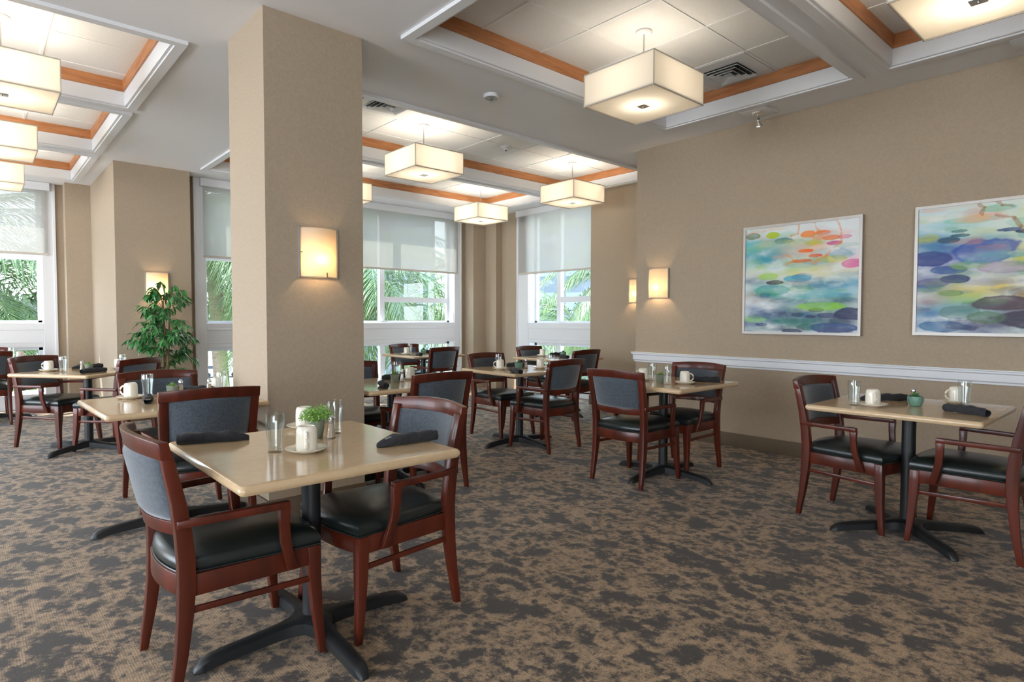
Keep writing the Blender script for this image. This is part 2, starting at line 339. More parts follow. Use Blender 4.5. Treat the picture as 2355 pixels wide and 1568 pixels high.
# ================================================================ CEILING ITEMS
def pendant():
    e=empty('pendant_light'); w=.30; z0,z1=2.78,3.01
    MB().lathe([(.001,TILE),(.055,TILE),(.058,TILE-.012),(.050,TILE-.022),(.001,TILE-.022)],28).obj('canopy',M_grid,e)
    MB().tube([(0,0,TILE-.02),(0,0,2.80)],.006,10).obj('stem',M_metal,e)
    s=MB()
    for a,b,c,d in((-w,w,-w,-w+.004),(-w,w,w-.004,w),(-w,-w+.004,-w+.004,w-.004),(w-.004,w,-w+.004,w-.004)): s.box(a,b,c,d,z0,z1)
    s.obj('lamp_shade',M_shade,e,smooth=0)
    MB().box(-w+.004,w-.004,-w+.004,w-.004,z0+.008,z0+.012).obj('diffuser',M_diff,e,smooth=0)
    r=MB()
    for z in(z0,z1-.006):
        q=w+.0015
        for a,b,c,d in((-q,q,-q,-q+.006),(-q,q,q-.006,q),(-q,-q+.006,-q,q),(q-.006,q,-q,q)): r.box(a,b,c,d,z-.001,z+.007)
    for sx_ in(-1,1):
        for sy_ in(-1,1): r.box(sx_*w-.0025,sx_*w+.0025,sy_*w-.0025,sy_*w+.0025,z0,z1)
    r.obj('shade_edging',mat_edge,e,smooth=0)
    MB().box(-.035,.035,-.035,.035,z0-.001,z0+.008).obj('finial_plate',M_metal,e,bevel=.001)
    MB().lathe([(.001,z0-.012),(.007,z0-.010),(.007,z0),(.001,z0)],12).obj('finial',M_metal,e)
    sp=MB(); sp.box(-.29,.29,-.004,.004,z1-.03,z1-.022); sp.box(-.004,.004,-.29,.29,z1-.03,z1-.022); sp.obj('spider_frame',M_metal,e,smooth=0)
    return e
mat_edge=mat('shade_trim_taupe',(.50,.45,.38),.7)
pp=pendant()
PL=[(3.655,2.68,'large square linen pendant lamp in the front right coffer'),(3.655,5.52,'square pendant lamp in the middle coffer, next to the column'),(5.99,5.52,'square pendant lamp nearest the right wall corner in the middle coffer'),
    (6.03,7.50,'small-looking square pendant lamp before the stepped corner'),(3.66,7.50,'square pendant lamp peeking from behind the right edge of the column'),(3.655,.73,'square pendant lamp cut off by the top right of the photo'),
    (.195,5.48,'square pendant lamp at upper left, nearest of the left row'),(.195,7.40,'square pendant lamp at left, second in the left row'),(.195,9.25,'square pendant lamp at left, farthest of the left row')]
LS={}
def lamp(name,loc,energy,rad_,col=(1,.92,.80)):
    l=bpy.data.lights.new(name,'POINT'); l.energy=energy; l.shadow_soft_size=rad_; l.color=col
    o=bpy.data.objects.new(name,l); COL.objects.link(o); o.location=loc; return o
for x,y,lb in PL:
    o=put(pp,USED,(x,y,0),0,lb,'pendant lamp','square shade pendants')
    l=lamp('bulb_light',(0,0,2.875),PEND_W,.05); l.parent=o
# vents
def vent(x,y,label):
    e=empty('ceiling_vent',(x,y,TILE)); tag(e,label,'air vent')
    MB().box(-.278,.278,-.278,.278,-.008,-.001).obj('panel',M_vent,e,smooth=0)
    MB().box(-.16,.16,-.16,.16,-.0095,-.008).obj('dark_throat',M_dark,e,smooth=0)
    for i,(a,dz) in enumerate(((.165,.002),(.125,.006),(.085,.010),(.045,.014))):
        b=a-.022
        ring=lambda h,z:[(-h,-h,z),(h,-h,z),(h,h,z),(-h,h,z)]
        MB().loft([ring(a,-.012-dz-.012),ring(b,-.010-dz*.3),ring(b-.002,-.010-dz*.3),ring(a-.002,-.014-dz-.012)],close=True,cap=False).obj('louvre',M_vent,e,smooth=0)
vent(4.78,2.64,'square air diffuser in the front right coffer beside the pendant lamp')
vent(3.06,5.22,'square air diffuser in the middle coffer at the column edge')
def disc(x,y,z,label,r=.035):
    tag(MB().lathe([(.001,z),(r,z),(r,z-.006),(r*.8,z-.009),(.001,z-.009)],24).obj('sprinkler_cover',M_white),label,'sprinkler')
disc(4.22,2.636,TILE,'flat round sprinkler cap between the pendant and the vent',.045)
disc(1.657,6.42,H,'flat round sprinkler cap on the grey ceiling left of the column')
disc(4.185,6.04,TILE,'flat round sprinkler cap behind the middle coffer pendant')
disc(5.65,8.55,H,'flat round sprinkler cap above the wide window blind')
# strobe detector
e=empty('strobe_detector',(3.27,3.93,H)); tag(e,'round clear-domed strobe detector on the grey ceiling','detector')
MB().lathe([(.001,0),(.062,0),(.064,-.02),(.060,-.03),(.001,-.03)],28).obj('base',M_white,e)
MB().lathe([(.056,-.030),(.052,-.042),(.030,-.065),(.008,-.072),(.001,-.072)],28).obj('lens',M_glass,e)
MB().tube([(0,0,-.03),(0,0,-.055)],.010,10).obj('flash_tube',M_metal,e)
e=empty('smoke_detector',(4.83,5.53,TILE)); tag(e,'white cone-shaped smoke detector in the middle coffer','detector')
MB().lathe([(.001,0),(.062,0),(.060,-.018),(.040,-.028),(.030,-.045),(.026,-.048),(.001,-.048)],28).obj('body',M_white,e)
MB().lathe([(.001,-.048),(.010,-.048),(.008,-.056),(.001,-.056)],14).obj('sensor',M_dark,e)
# spot lamp on plate
def spot(x,y,label,full=True):
    e=empty('ceiling_spotlight',(x,y,H)); tag(e,label,'spotlight')
    MB().box(-.12,.12,-.12,.12,-.022,0).obj('mounting_plate',M_white,e,bevel=.003)
    MB().lathe([(.001,-.022),(.055,-.022),(.052,-.030),(.001,-.036)],24).obj('canopy',M_chrome,e)
    a=MB().tube([(0,0,-.03),(0,0,-.085),(.01,-.01,-.10)],.006,8); a.obj('arm',M_chrome,e)
    MB().tube([(.014*math.cos(t)-.012,-.012,-.082+.018*math.sin(t)) for t in [i*math.pi/8 for i in range(9)]],.0025,6).obj('wire',M_dark,e)
    T=Matrix.Translation((-.005,-.005,-.105))@Matrix.Rotation(rad(-25),4,'Y')
    MB().lathe([(.010,.02),(.014,0),(.030,-.022),(.032,-.038),(.026,-.040),(.022,-.030),(.001,-.028)],22,T=T).obj('lamp_head',M_chrome,e)
spot(5.285,2.63,'chrome adjustable spotlight on a white square plate above the left painting')
spot(5.285,.74,'chrome adjustable spotlight at the upper right edge of the view')
# sconces
def sconce():
    e=empty('wall_sconce'); w,h=.125,.158     # plate lies in XZ, glass bulges to -Y
    MB().box(-w,w,-.006,.0,-h,h).obj('back_plate',M_silver,e,bevel=.002)
    R=[];n=14
    out=[];inn=[]
    for i in range(n+1):
        t=-1+2*i/n; x=t*(w-.006); y=-.020-.052*(1-t*t)
        out.append((x,y)); inn.append((x*.985,y+.004))
    g=MB(); loop=out+inn[::-1]
    g.loft([[(x,y,z) for x,y in loop] for z in(-h+.006,h-.006)]); g.obj('glass_diffuser',M_sglass,e)
    for s in(-1,1): f=MB(); f.box(s*w-.004,s*w+.004,-.026,0,-h,h); f.obj('side_rail',M_silver,e,bevel=.001)
    c=MB(); c.box(.028,.034,-.076,-.066,-h+.002,-h+.032); c.obj('glass_clip',M_metal,e,smooth=0); c=MB(); c.box(-w+.002,-w+.016,-.030,-.022,-.004,.002); c.obj('glass_clip',M_metal,e,smooth=0)
    return e
sp=sconce()
for (x,y,z,rz,lb) in ((1.66,3.726,1.665,0,'lit frosted-glass wall sconce on the front of the square column'),
                      (RX,3.845,1.635,-90,'lit frosted-glass sconce at the left end of the long tan wall'),
                      (1.722,8.52,1.655,0,'lit frosted-glass sconce behind the potted tree'),
                      (6.75,5.02,1.63,-90,'sconce on the pale pier, mostly hidden by the wall corner')):
    o=put(sp,USED,(x,y,z),rad(rz),lb,'wall lamp','frosted glass wall sconces')
    l=lamp('sconce_light',(.0,-.045,-.045),SCONCE_W,.018,(1,.72,.42)); l.parent=o
# ================================================================ PAINTINGS
def painting(y0,y1,z0,z1,seed,label,kind):
    e=empty('framed_painting',(RX,(y0+y1)/2,z0)); tag(e,label,'painting','framed abstract paintings')
    t=.028; d=.045
    f=MB(); Y0,Y1=-(y1-y0)/2,(y1-y0)/2; Z=z1-z0
    f.box(-d,0,Y0,Y1,0,t*.8);f.box(-d,0,Y0,Y1,Z-t*.8,Z);f.box(-d,0,Y0,Y0+t*.8,t*.8,Z-t*.8);f.box(-d,0,Y1-t*.8,Y1,t*.8,Z-t*.8)
    f.obj('frame',M_silver,e,smooth=0)
    N=230; rnd=random.Random(seed)
    import numpy as np
    U,V=np.meshgrid(np.linspace(0,1,N),np.linspace(0,1,N))   # U left->right as seen, V bottom->top
    def nz(sx_,sy_,o):
        out=np.zeros((N,N))
        for j in range(0,N):
            for i in range(0,N):
                out[j,i]=noise.fractal(Vector((U[j,i]*sx_+o,V[j,i]*sy_+o*1.7,o)),1,2,4)
        return out
    n1=nz(3,6,seed*3.1);n2=nz(5,10,seed*7.7+5);n3=nz(12,12,seed+40)
    img=np.ones((N,N,3))*np.array([.86,.90,.90])
    def lay(mask,c,a): 
        m=np.clip(mask,0,1)[...,None]*a; img[:]=img*(1-m)+(img*.25+.75)*np.array(c)*m
    def hx(h): return [((int(h[i:i+2],16)/255)**2.2) for i in(0,2,4)]
    # washes: (u,v,ru,rv,col,alpha)
    if kind==1:
        wash=[(.15,.80,.45,.16,'5fb3b8',.8),(.20,.70,.30,.10,'3f94ad',.9),(.75,.90,.35,.16,'e9dfe0',.6),(.55,.78,.25,.12,'f2c9a5',.7),(.85,.62,.25,.07,'eba9c0',.7),(.6,.52,.4,.09,'e9d884',.8),(.3,.60,.35,.06,'a8cf8a',.7),
              (.1,.50,.25,.05,'4a5a78',.8),(.5,.42,.5,.08,'6fbfc0',.7),(.9,.45,.25,.07,'3f8fb8',.8),(.15,.33,.25,.07,'b05a44',.6),(.35,.35,.3,.07,'3fa594',.8),(.7,.32,.4,.06,'4fa8b4',.7),(.9,.28,.3,.04,'2c4257',.8),(.2,.22,.35,.06,'4a6a9a',.7),
              (.7,.22,.3,.06,'8fc46a',.8),(.5,.12,.6,.12,'2a5f86',.8),(.85,.12,.3,.08,'1f2f50',.8),(.4,.08,.3,.06,'57a884',.8),(.15,.08,.3,.06,'3a4f7c',.8)]
        el=[(.07,.93,.07,.030,'5d8a78',.9),(.36,.86,.09,.028,'4f6f74',.9),(.26,.92,.06,.03,'b7c94f',.8),(.62,.82,.07,.025,'c8cf4a',.9),(.58,.90,.06,.03,'f0a070',.9),(.70,.90,.06,.02,'ee7f50',.9),(.78,.85,.07,.02,'ef8f60',.9),(.66,.86,.05,.02,'f09a6a',.9),
            (.80,.80,.06,.018,'c96a92',.8),(.88,.85,.06,.018,'d98aa8',.8),(.56,.75,.07,.018,'ef7f50',.9),(.64,.70,.06,.015,'d9603f',.9),(.52,.66,.09,.016,'e8734a',.9),(.78,.66,.13,.03,'c9cf5a',.8),(.95,.61,.08,.04,'e08ab0',.8),(.45,.30,.0,.0,'ffffff',0),
            (.28,.47,.08,.02,'3a3434',.95),(.22,.53,.08,.03,'a9d45a',.8),(.50,.50,.12,.03,'6db4c8',.8),(.24,.40,.16,.05,'2f9f94',.6),(.70,.24,.20,.035,'9ad05a',.7),(.66,.205,.06,.018,'5a6f58',.9),(.40,.155,.0,.0,'ffffff',0),
            (.50,.160,.06,.02,'25506f',.95),(.61,.145,.05,.016,'2a3560',.95),(.76,.155,.10,.022,'2c3568',.9),(.93,.17,.12,.05,'222a55',.9),(.10,.12,.12,.03,'a4d88a',.8),(.80,.045,.20,.045,'3b5688',.8),(.60,.05,.10,.03,'4a7a70',.8),(.16,.07,.06,.015,'2a3a70',.9),(.45,.01,.08,.02,'1f2c60',.9)]
        st=[((.50,1),(.48,.92),(.42,.90),(.44,.84)),((.80,1),(.83,.90),(.86,.80),(.72,.70),(.62,.64)),((.62,1),(.66,.92),(.60,.88)),((.40,.72),(.45,.66),(.38,.64))]
        sc='e0a070'
    else:
        wash=[(.15,.85,.4,.16,'9ccad4',.8),(.6,.93,.4,.1,'dfe6c0',.6),(.75,.80,.25,.12,'bfdca0',.6),(.08,.72,.15,.07,'3f6f9a',.8),(.25,.66,.25,.05,'3f66a0',.8),(.45,.72,.3,.04,'5f9fc0',.6),(.3,.55,.35,.12,'3a55a0',.7),(.7,.60,.3,.14,'d8cc4a',.7),(.95,.55,.2,.2,'e8d84a',.6),
              (.10,.48,.2,.09,'3a4a90',.8),(.45,.45,.3,.06,'bfd0da',.6),(.10,.34,.2,.10,'3a3f78',.8),(.45,.36,.3,.08,'e8cf4a',.7),(.65,.30,.35,.05,'e0a050',.7),(.1,.25,.12,.05,'b04a70',.7),(.3,.20,.35,.09,'7fb4c0',.7),(.35,.28,.3,.06,'b4d470',.6),(.75,.22,.3,.08,'6a4a44',.7),
              (.15,.10,.35,.10,'4a78a4',.8),(.7,.08,.4,.10,'2a2a50',.8),(.9,.15,.2,.1,'7a2a30',.6)]
        el=[(.20,.735,.08,.025,'24506a',.95),(.27,.80,.05,.012,'2a6a70',.9),(.27,.765,.065,.014,'2a5a6a',.9),(.42,.635,.20,.10,'2f4aa0',.8),(.08,.60,.14,.06,'2f3f80',.85),(.20,.500,.11,.030,'3f5590',.9),(.24,.425,.09,.030,'20356a',.95),(.54,.50,.17,.045,'b09cae',.8),(.10,.40,.12,.04,'6a6a90',.7),
            (.22,.315,.08,.028,'7f9a68',.9),(.5,.95,.10,.025,'8fd0b8',.7),(.34,.88,.16,.025,'9fd0c0',.7),(.55,.62,.0,.0,'ffffff',0),(.65,.60,.09,.025,'e0dcc0',.8),(.55,.225,.20,.055,'4a3440',.9),(.28,.165,.14,.05,'6a8a80',.8),(.72,.11,.24,.07,'2a1f3a',.95),(.18,.05,.18,.04,'3a6f98',.85),(.45,.12,.12,.05,'5a7a5a',.7),
            (.56,.78,.07,.014,'243f70',.95),(.66,.76,.06,.014,'1f2f50',.95),(.82,.74,.09,.02,'243a60',.95),(.85,.45,.14,.04,'b0c850',.7),(.9,.30,.12,.04,'c86a40',.7),(.8,.90,.10,.03,'8fc0b0',.7)]
        st=[((.38,1),(.42,.97),(.40,.93)),((.48,.90),(.58,.87),(.62,.80),(.66,.74)),((.48,1),(.52,.96),(.58,.94))]
        sc='a07050'
    for (u,v,ru,rv,c,a) in wash:
        d_=((U-u)/ru)**2+((V-v)/rv)**2; lay(np.exp(-(d_)*1.1)*(.75+.7*n1)+ (np.exp(-d_*2)*n2*.8),hx(c),a)
    for (u,v,ru,rv,c,a) in el:
        if ru==0: continue
        d_=np.sqrt(((U-u)/ru)**2+((V-v)/rv)**2)+n3*.18+n1*.2
        m=1/(1+np.exp((d_-1)*26)); edge=np.exp(-((d_-.93)/.09)**2)*.35
        lay(m*(.78+.3*n2)+edge,hx(c),a)
    pal=(['e8c8a0','e9a080','e8d890','a8d0b8','f0b0b0'],['78b8c0','5098b0','a8c870','c8c860','80b8a8','d09070'],['3878a0','3f9088','70a860','4858a0','305878','90b850'],['20386a','2a5a80','283058','408070','502840','3a6a98'])
    for q_ in range(95):
        v_=rnd.random()**1.1; u_=rnd.random(); k_=pal[min(3,int((1-v_)*4+rnd.uniform(-.4,.4)+.2)) if v_<.95 else 0] if (1-v_)>0.02 else pal[0]
        ru_=rnd.uniform(.04,.15); rv_=ru_*rnd.uniform(.15,.35)
        d_=np.sqrt(((U-u_)/ru_)**2+((V-v_)/rv_)**2)+n3*.35+n1*.35+n2*.2
        m=1/(1+np.exp((d_-1)*rnd.choice([6,14,24]))); lay(m*(.6+.5*n2)+np.exp(-((d_-.95)/.08)**2)*.25,hx(k_[rnd.randrange(len(k_))]),rnd.uniform(.25,.65))
    for (u,v,ru,rv,c,a) in el[::2]:
        if ru==0: continue
        d_=np.sqrt(((U-u)/ru)**2+((V-v)/rv)**2)+n3*.12+n1*.15; m=1/(1+np.exp((d_-1)*26)); lay(m*(.7+.4*n2)+np.exp(-((d_-.93)/.08)**2)*.4,hx(c),a*.8)
    for pl in st:
        for (a,b),(c,dd) in zip(pl,pl[1:]):
            Uw=U+n1*.03;Vw=V+n2*.02;tt=np.clip(((Uw-a)*(c-a)+(Vw-b)*(dd-b))/((c-a)**2+(dd-b)**2),0,1)
            ds=np.hypot(Uw-(a+tt*(c-a)),Vw-(b+tt*(dd-b)))+n3*.012; lay((ds<.011+.004*n2)*1.0,hx(sc),.55)
    g_=img.mean(axis=2,keepdims=True); img=np.clip(g_+(img-g_)*1.45,0,1)*.86
    bmx=MB(); vv=[];ff=[]
    a0,a1,b0,b1=Y1-t*.8,Y0+t*.8,t*.8,Z-t*.8
    for j in range(N):
        for i in range(N): vv.append((-d+.010,a0+(a1-a0)*i/(N-1),b0+(b1-b0)*j/(N-1)))
    for j in range(N-1):
        for i in range(N-1): ff.append((j*N+i,(j+1)*N+i,(j+1)*N+i+1,j*N+i+1))
    me=bpy.data.meshes.new('canvas'); me.from_pydata(vv,[],ff)
    ca=me.color_attributes.new('paint','FLOAT_COLOR','POINT')
    buf=np.ones((N*N,4),dtype=np.float32); buf[:,:3]=img.reshape(-1,3); ca.data.foreach_set('color',buf.ravel())
    m=bpy.data.materials.new('watercolour_canvas'); m.use_nodes=True; n=m.node_tree; at=n.nodes.new('ShaderNodeVertexColor'); at.layer_name='paint'
    b=n.nodes['Principled BSDF']; n.links.new(at.outputs[0],b.inputs['Base Color']); b.inputs['Roughness'].default_value=.45
    me.materials.append(m); o=bpy.data.objects.new('canvas',me); COL.objects.link(o); o.parent=e
    MB().box(-d+.012,-.002,Y0+.01,Y1-.01,.01,Z-.01).obj('backing',M_white,e,smooth=0)
painting(1.835,2.872,1.112,2.118,3,'square abstract watercolour of lily-like blobs, orange and pink at its top, hung left','1' and 1)
painting(.43,1.462,1.128,2.122,8,'abstract watercolour with deep blue blobs and yellow, cut off by the right edge',2)
# ================================================================ CHAIR
def make_chair():
    e=empty('dining_armchair')
    def bow(t): return .055*(1-t*t)
    # rear legs / posts
    for s in(-1,1):
        st=[(.226,-.250,0.004,.014,.014),(.226,-.242,.06,.015,.016),(.224,-.226,.16,.017,.019),(.221,-.213,.28,.019,.023),(.220,-.207,.38,.020,.026),(.220,-.207,.46,.020,.026),
            (.223,-.214,.55,.020,.025),(.226,-.229,.66,.022,.022),(.229,-.250,.76,.022,.020),(.232,-.266,.835,.022,.018)]
        MB().rects([(s*x,y,z,a,b) for x,y,z,a,b in st]).obj('leg',M_wood,e,bevel=.004)
    for s in(-1,1):
        st=[(.234,.246,.004,.0135,.0135),(.230,.240,.06,.015,.015),(.224,.230,.16,.018,.018),(.219,.223,.27,.0215,.0215),(.216,.220,.35,.023,.023),(.215,.219,.412,.023,.023)]
        MB().rects([(s*x,y,z,a,b) for x,y,z,a,b in st]).obj('leg',M_wood,e,bevel=.004)
    # seat frame
    sf=MB()
    for s in(-1,1): sf.loft([[(s*.232,.21,.342),(s*.232,.21,.414),(s*.212,.21,.414),(s*.212,.21,.342)],[(s*.226,-.20,.342),(s*.226,-.20,.414),(s*.206,-.20,.414),(s*.206,-.20,.342)]])
    def curve(y0,b,hw,th,z0,z1,n=14):
        r=[]
        for i in range(n+1):
            t=-1+2*i/n; y=y0+b*(1-t*t); r.append([(t*hw,y-th/2,z0),(t*hw,y+th/2,z0),(t*hw,y+th/2,z1),(t*hw,y-th/2,z1)])
        return r
    sf.loft(curve(.222,.022,.205,.022,.342,.414)); sf.loft(curve(-.205,-.038,.212,.022,.342,.414))
    sf.obj('seat_frame',M_wood,e,bevel=.003)
    # cushion
    out=[]
    def outline(k,ins):
        pts=[]
        n=10
        # front bow
        for i in range(n+1):
            t=-1+2*i/n; pts.append((t*(.238-ins),.240+.026*(1-t*t)-ins))
        for i in range(1,6):
            q=i/6; pts.append((.238-ins-(.030)*q,.240-ins-(.44-2*ins)*q))
        for i in range(n+1):
            t=1-2*i/n; pts.append((t*(.205-ins),-.208-.036*(1-t*t)+ins))
        for i in range(1,6):
            q=1-i/6; pts.append((-(.238-ins-(.030)*q),.240-ins-(.44-2*ins)*q))
        return pts
    rings=[]
    for ins,z in((.010,.412),(.002,.418),(-.003,.432),(-.001,.448),(.008,.463),(.026,.474),(.060,.484),(.105,.492),(.155,.496),(.19,.497)):
        rings.append([(x,y,z) for x,y in outline(0,ins)])
    cu=MB().loft(rings).obj('seat_cushion',M_seat,e,smooth=50)
    pp_=[(x,y,.4165) for x,y in outline(0,-.001)]
    MB().tube(pp_,.0032,6,close=True).obj('piping',M_seat,cu)
    # rails of the back
    def rail(z0a,z1a,arch,yc,hw,th_end,th_mid,lean):
        r=[];n=18
        for i in range(n+1):
            t=-1+2*i/n; y=yc-bow(t); th=th_end*abs(t)**3+th_mid*(1-abs(t)**3); a=arch*(1-t*t)
            zl,zh=z0a+a*.85,z1a+a
            r.append([(t*hw,y+th/2+lean,zl),(t*hw,y-th/2+lean,zl),(t*hw,y-th/2-lean,zh),(t*hw,y+th/2-lean,zh)])
        return r
    MB().loft(rail(.806,.864,.013,-.268,.2565,.034,.024,.006)).obj('top_rail',M_wood,e,bevel=.004)
    MB().loft(rail(.545,.592,.0,-.216,.206,.022,.022,.004)).obj('lower_rail',M_wood,e,bevel=.003)
    # upholstered back panel
    rings=[];n=16;m=10
    def P(t,q,side):
        z0=.590; z1=.812+.010*(1-t*t); z=z0+(z1-z0)*q
        hw=.201+.012*q
        yc=-.217-.053*((z-.58)/.25)-bow(t)
        ed=(1-t**8)*(1-(2*q-1)**8)
        th=.005+.013*max(0,ed)**.5
        return (t*hw,yc+side*th,z)
    v=[];f=[]
    for side in(1,-1):
        k=len(v)
        for j in range(m+1):
            for i in range(n+1): v.append(P(-1+2*i/n,j/m,side))
        for j in range(m):
            for i in range(n): f.append((k+j*(n+1)+i,k+j*(n+1)+i+1,k+(j+1)*(n+1)+i+1,k+(j+1)*(n+1)+i))
    K=(n+1)*(m+1)
    for i in range(n): f.append((i,i+1,K+i+1,K+i)); a=m*(n+1)+i; f.append((a,a+1,K+a+1,K+a))
    for j in range(m): a=j*(n+1); f.append((a,a+n+1,K+a+n+1,K+a)); a+=n; f.append((a,a+n+1,K+a+n+1,K+a))
    MB().add(v,f).obj('backrest',M_fab,e,smooth=60)
    # arms
    for s in(-1,1):
        r=[]
        for i,(x,y,z) in enumerate(((.246,-.238,.596),(.252,-.14,.597),(.262,-.02,.599),(.270,.075,.601),(.274,.112,.601))):
            hw=(.010,.012,.014,.016,.016)[i]; r.append([(s*(x-hw),y,z-.015),(s*(x+hw),y,z-.015),(s*(x+hw),y,z+.011),(s*(x-hw),y,z+.011)])
        MB().loft(r).obj('armrest',M_wood,e,bevel=.004)
        st=[(.272,.095,.595,.013,.020),(.270,.094,.54,.012,.018),(.265,.100,.47,.011,.018),(.256,.115,.41,.011,.018),(.247,.132,.352,.011,.019)]
        MB().rects([(s*x,y,z,a,b) for x,y,z,a,b in st]).obj('arm_support',M_wood,e,bevel=.004)
        MB().loft([[(s*.212,-.205,.286),(s*.224,-.205,.286),(s*.224,-.205,.308),(s*.212,-.205,.308)],[(s*.212,.215,.276),(s*.224,.215,.276),(s*.224,.215,.298),(s*.212,.215,.298)]]).obj('stretcher',M_wood,e,bevel=.003)
    g=MB()
    for x,y in((-.226,-.250),(.226,-.250),(-.234,.246),(.234,.246)): g.lathe([(.009,0),(.009,.005)],10,c=(x,y))
    g.obj('glides',M_metal,e)
    return e
ch=make_chair()
CH=[(.708,2.369,270.2,'armchair at the left of the nearest table, curved back at the left foreground'),
 (1.308,2.337,93.6,'armchair at the right of the nearest table, pale blue-grey back facing left'),
 (.98,3.83,-1.9,'armchair with its back to the viewer, just behind the nearest table, left of the column'),
 (1.009,4.664,182.6,'armchair facing the viewer at the far side of the table left of the column'),
 (.631,7.462,219,'armchair at the left side of the corner-on table near the far left window'),
 (1.024,6.847,38,'armchair at the right side of the corner-on far left table'),
 (.10,9.40,0,'armchair cut off by the left edge of the photo, back to the viewer'),
 (.10,10.06,180,'armchair facing the viewer under the far left window, mostly hidden'),
 (2.49,3.80,.8,'dark-looking armchair with its back to the viewer, right behind the pale-backed near chair'),
 (2.49,4.66,180,'armchair partly hidden by the right edge of the column, facing the viewer'),
 (4.250,4.920,181,'armchair facing the viewer behind the centre table with the spiky succulent'),
 (4.155,4.175,4,'armchair in front of the centre table, back to the viewer'),
 (4.856,7.596,182.5,'armchair facing the viewer, in front of the wide window'),
 (4.709,6.936,6.3,'armchair with its back to the viewer at the table by the wide window'),
 (5.812,5.86,185,'armchair facing the viewer at the table by the corner window'),
 (5.663,5.243,2.7,'armchair with its back to the viewer at the table by the corner window'),
 (3.849,2.866,271.4,'armchair at the left of the table by the long wall, back turned to the viewer'),
 (4.428,2.846,88.8,'armchair by the long tan wall below the left painting'),
 (4.147,1.383,175.2,'armchair at the left end of the right-hand table, under the paintings'),
 (4.150,.795,.9,'armchair cut off by the right edge of the photo at the right-hand table')]
for x,y,r,lb in CH: put(ch,USED,(x,y,0),rad(r),lb,'chair','mahogany dining armchairs')
# ================================================================ TABLES
def make_table(a,b,rb):
    e=empty('dining_table'); zt=.75; th=.034
    def rr(ins,z,rad_=.02):
        P=[];A,B=a/2-ins,b/2-ins; r=max(rad_-ins*.5,.004)
        for cx,cy,s in((A-r,B-r,0),(-A+r,B-r,90),(-A+r,-B+r,180),(A-r,-B+r,270)):
            for i in range(6): t=rad(s+90*i/5); P.append((cx+r*math.cos(t),cy+r*math.sin(t),z))
        return P
    R=[rr(.016,zt-th),rr(.008,zt-th+.002),rr(.002,zt-th+.009),rr(0,zt-th/2),rr(.002,zt-.009),rr(.008,zt-.002),rr(.016,zt),rr(.022,zt)]
    MB().loft(R).obj('tabletop',M_top,e,smooth=30)
    pl=MB(); pl.box(-.14,.14,-.14,.14,zt-th-.012,zt-th); 
    for t in(45,135,225,315):
        c,s=math.cos(rad(t)),math.sin(rad(t)); pl.loft([[(c*.03-s*.02,s*.03+c*.02,zt-th-.05),(c*.03+s*.02,s*.03-c*.02,zt-th-.05),(c*.03+s*.02,s*.03-c*.02,zt-th-.01),(c*.03-s*.02,s*.03+c*.02,zt-th-.01)],
            [(c*.26-s*.012,s*.26+c*.012,zt-th-.02),(c*.26+s*.012,s*.26-c*.012,zt-th-.02),(c*.26+s*.012,s*.26-c*.012,zt-th-.006),(c*.26-s*.012,s*.26+c*.012,zt-th-.006)]])
    pl.obj('top_bracket',M_iron,e,smooth=0)
    MB().lathe([(.036,.06),(.036,zt-th-.012)],28).obj('pole',M_iron,e)
    MB().lathe([(.030,.030),(.060,.034),(.062,.062),(.050,.076),(.036,.082),(.030,.082)],28).obj('hub',M_iron,e)
    for k in range(4):
        T=Matrix.Rotation(rad(90*k+rb),4,'Z'); r=[]
        for d,w,zl,zh in((.02,.062,.030,.084),(.055,.058,.028,.082),(.085,.038,.024,.078),(.13,.029,.022,.072),(.22,.027,.019,.064),(.32,.027,.014,.056),(.375,.027,.008,.050),(.405,.025,.004,.040),(.428,.020,.002,.020),(.436,.013,.002,.008)):
            r.append([(d,-w,zl),(d,w,zl),(d,w*1.0,zh-.010),(d,w*.55,zh),(d,-w*.55,zh),(d,-w*1.0,zh-.010)])
        MB().loft(r,T=T).obj('base_arm',M_iron,e,smooth=40)
    return e
tp=make_table(.85,.85,0); tp_near=make_table(.82,.90,0); tp_diag=make_table(.85,.85,45)
TZP=.75
TB=dict(T1=(.99,2.305,0),T2=(.910,4.117,2),T3=(.82,7.0,37.5),T4=(2.445,4.15,0),T5=(4.10,4.48,-2),T6=(4.78,7.25,0),T7=(5.74,5.53,0),T8=(4.14,2.81,0),T9=(4.08,1.085,0),T10=(.12,9.74,0))
TL=dict(T1='nearest square cream table in front of the column, with a leafy plant on it',T2='square cream table left of the column, its left corner free of chairs',T3='square cream table set corner-on near the far left window',
 T4='cream table half hidden behind the column, at its right edge',T5='cream table in the centre with a spiky succulent on it',T6='cream table in front of the wide window',T7='cream table in front of the corner window',
 T8='cream table beside the long tan wall, left of the two there',T9='cream table at the right edge under the paintings',T10='cream table under the far left window, mostly out of the photo')
for k,(x,y,r) in TB.items():
    pr_=tp_near if k=='T1' else tp_diag if k=='T9' else tp
    put(pr_,USED,(x,y,0),rad(r),TL[k],'table','square pedestal dining tables')
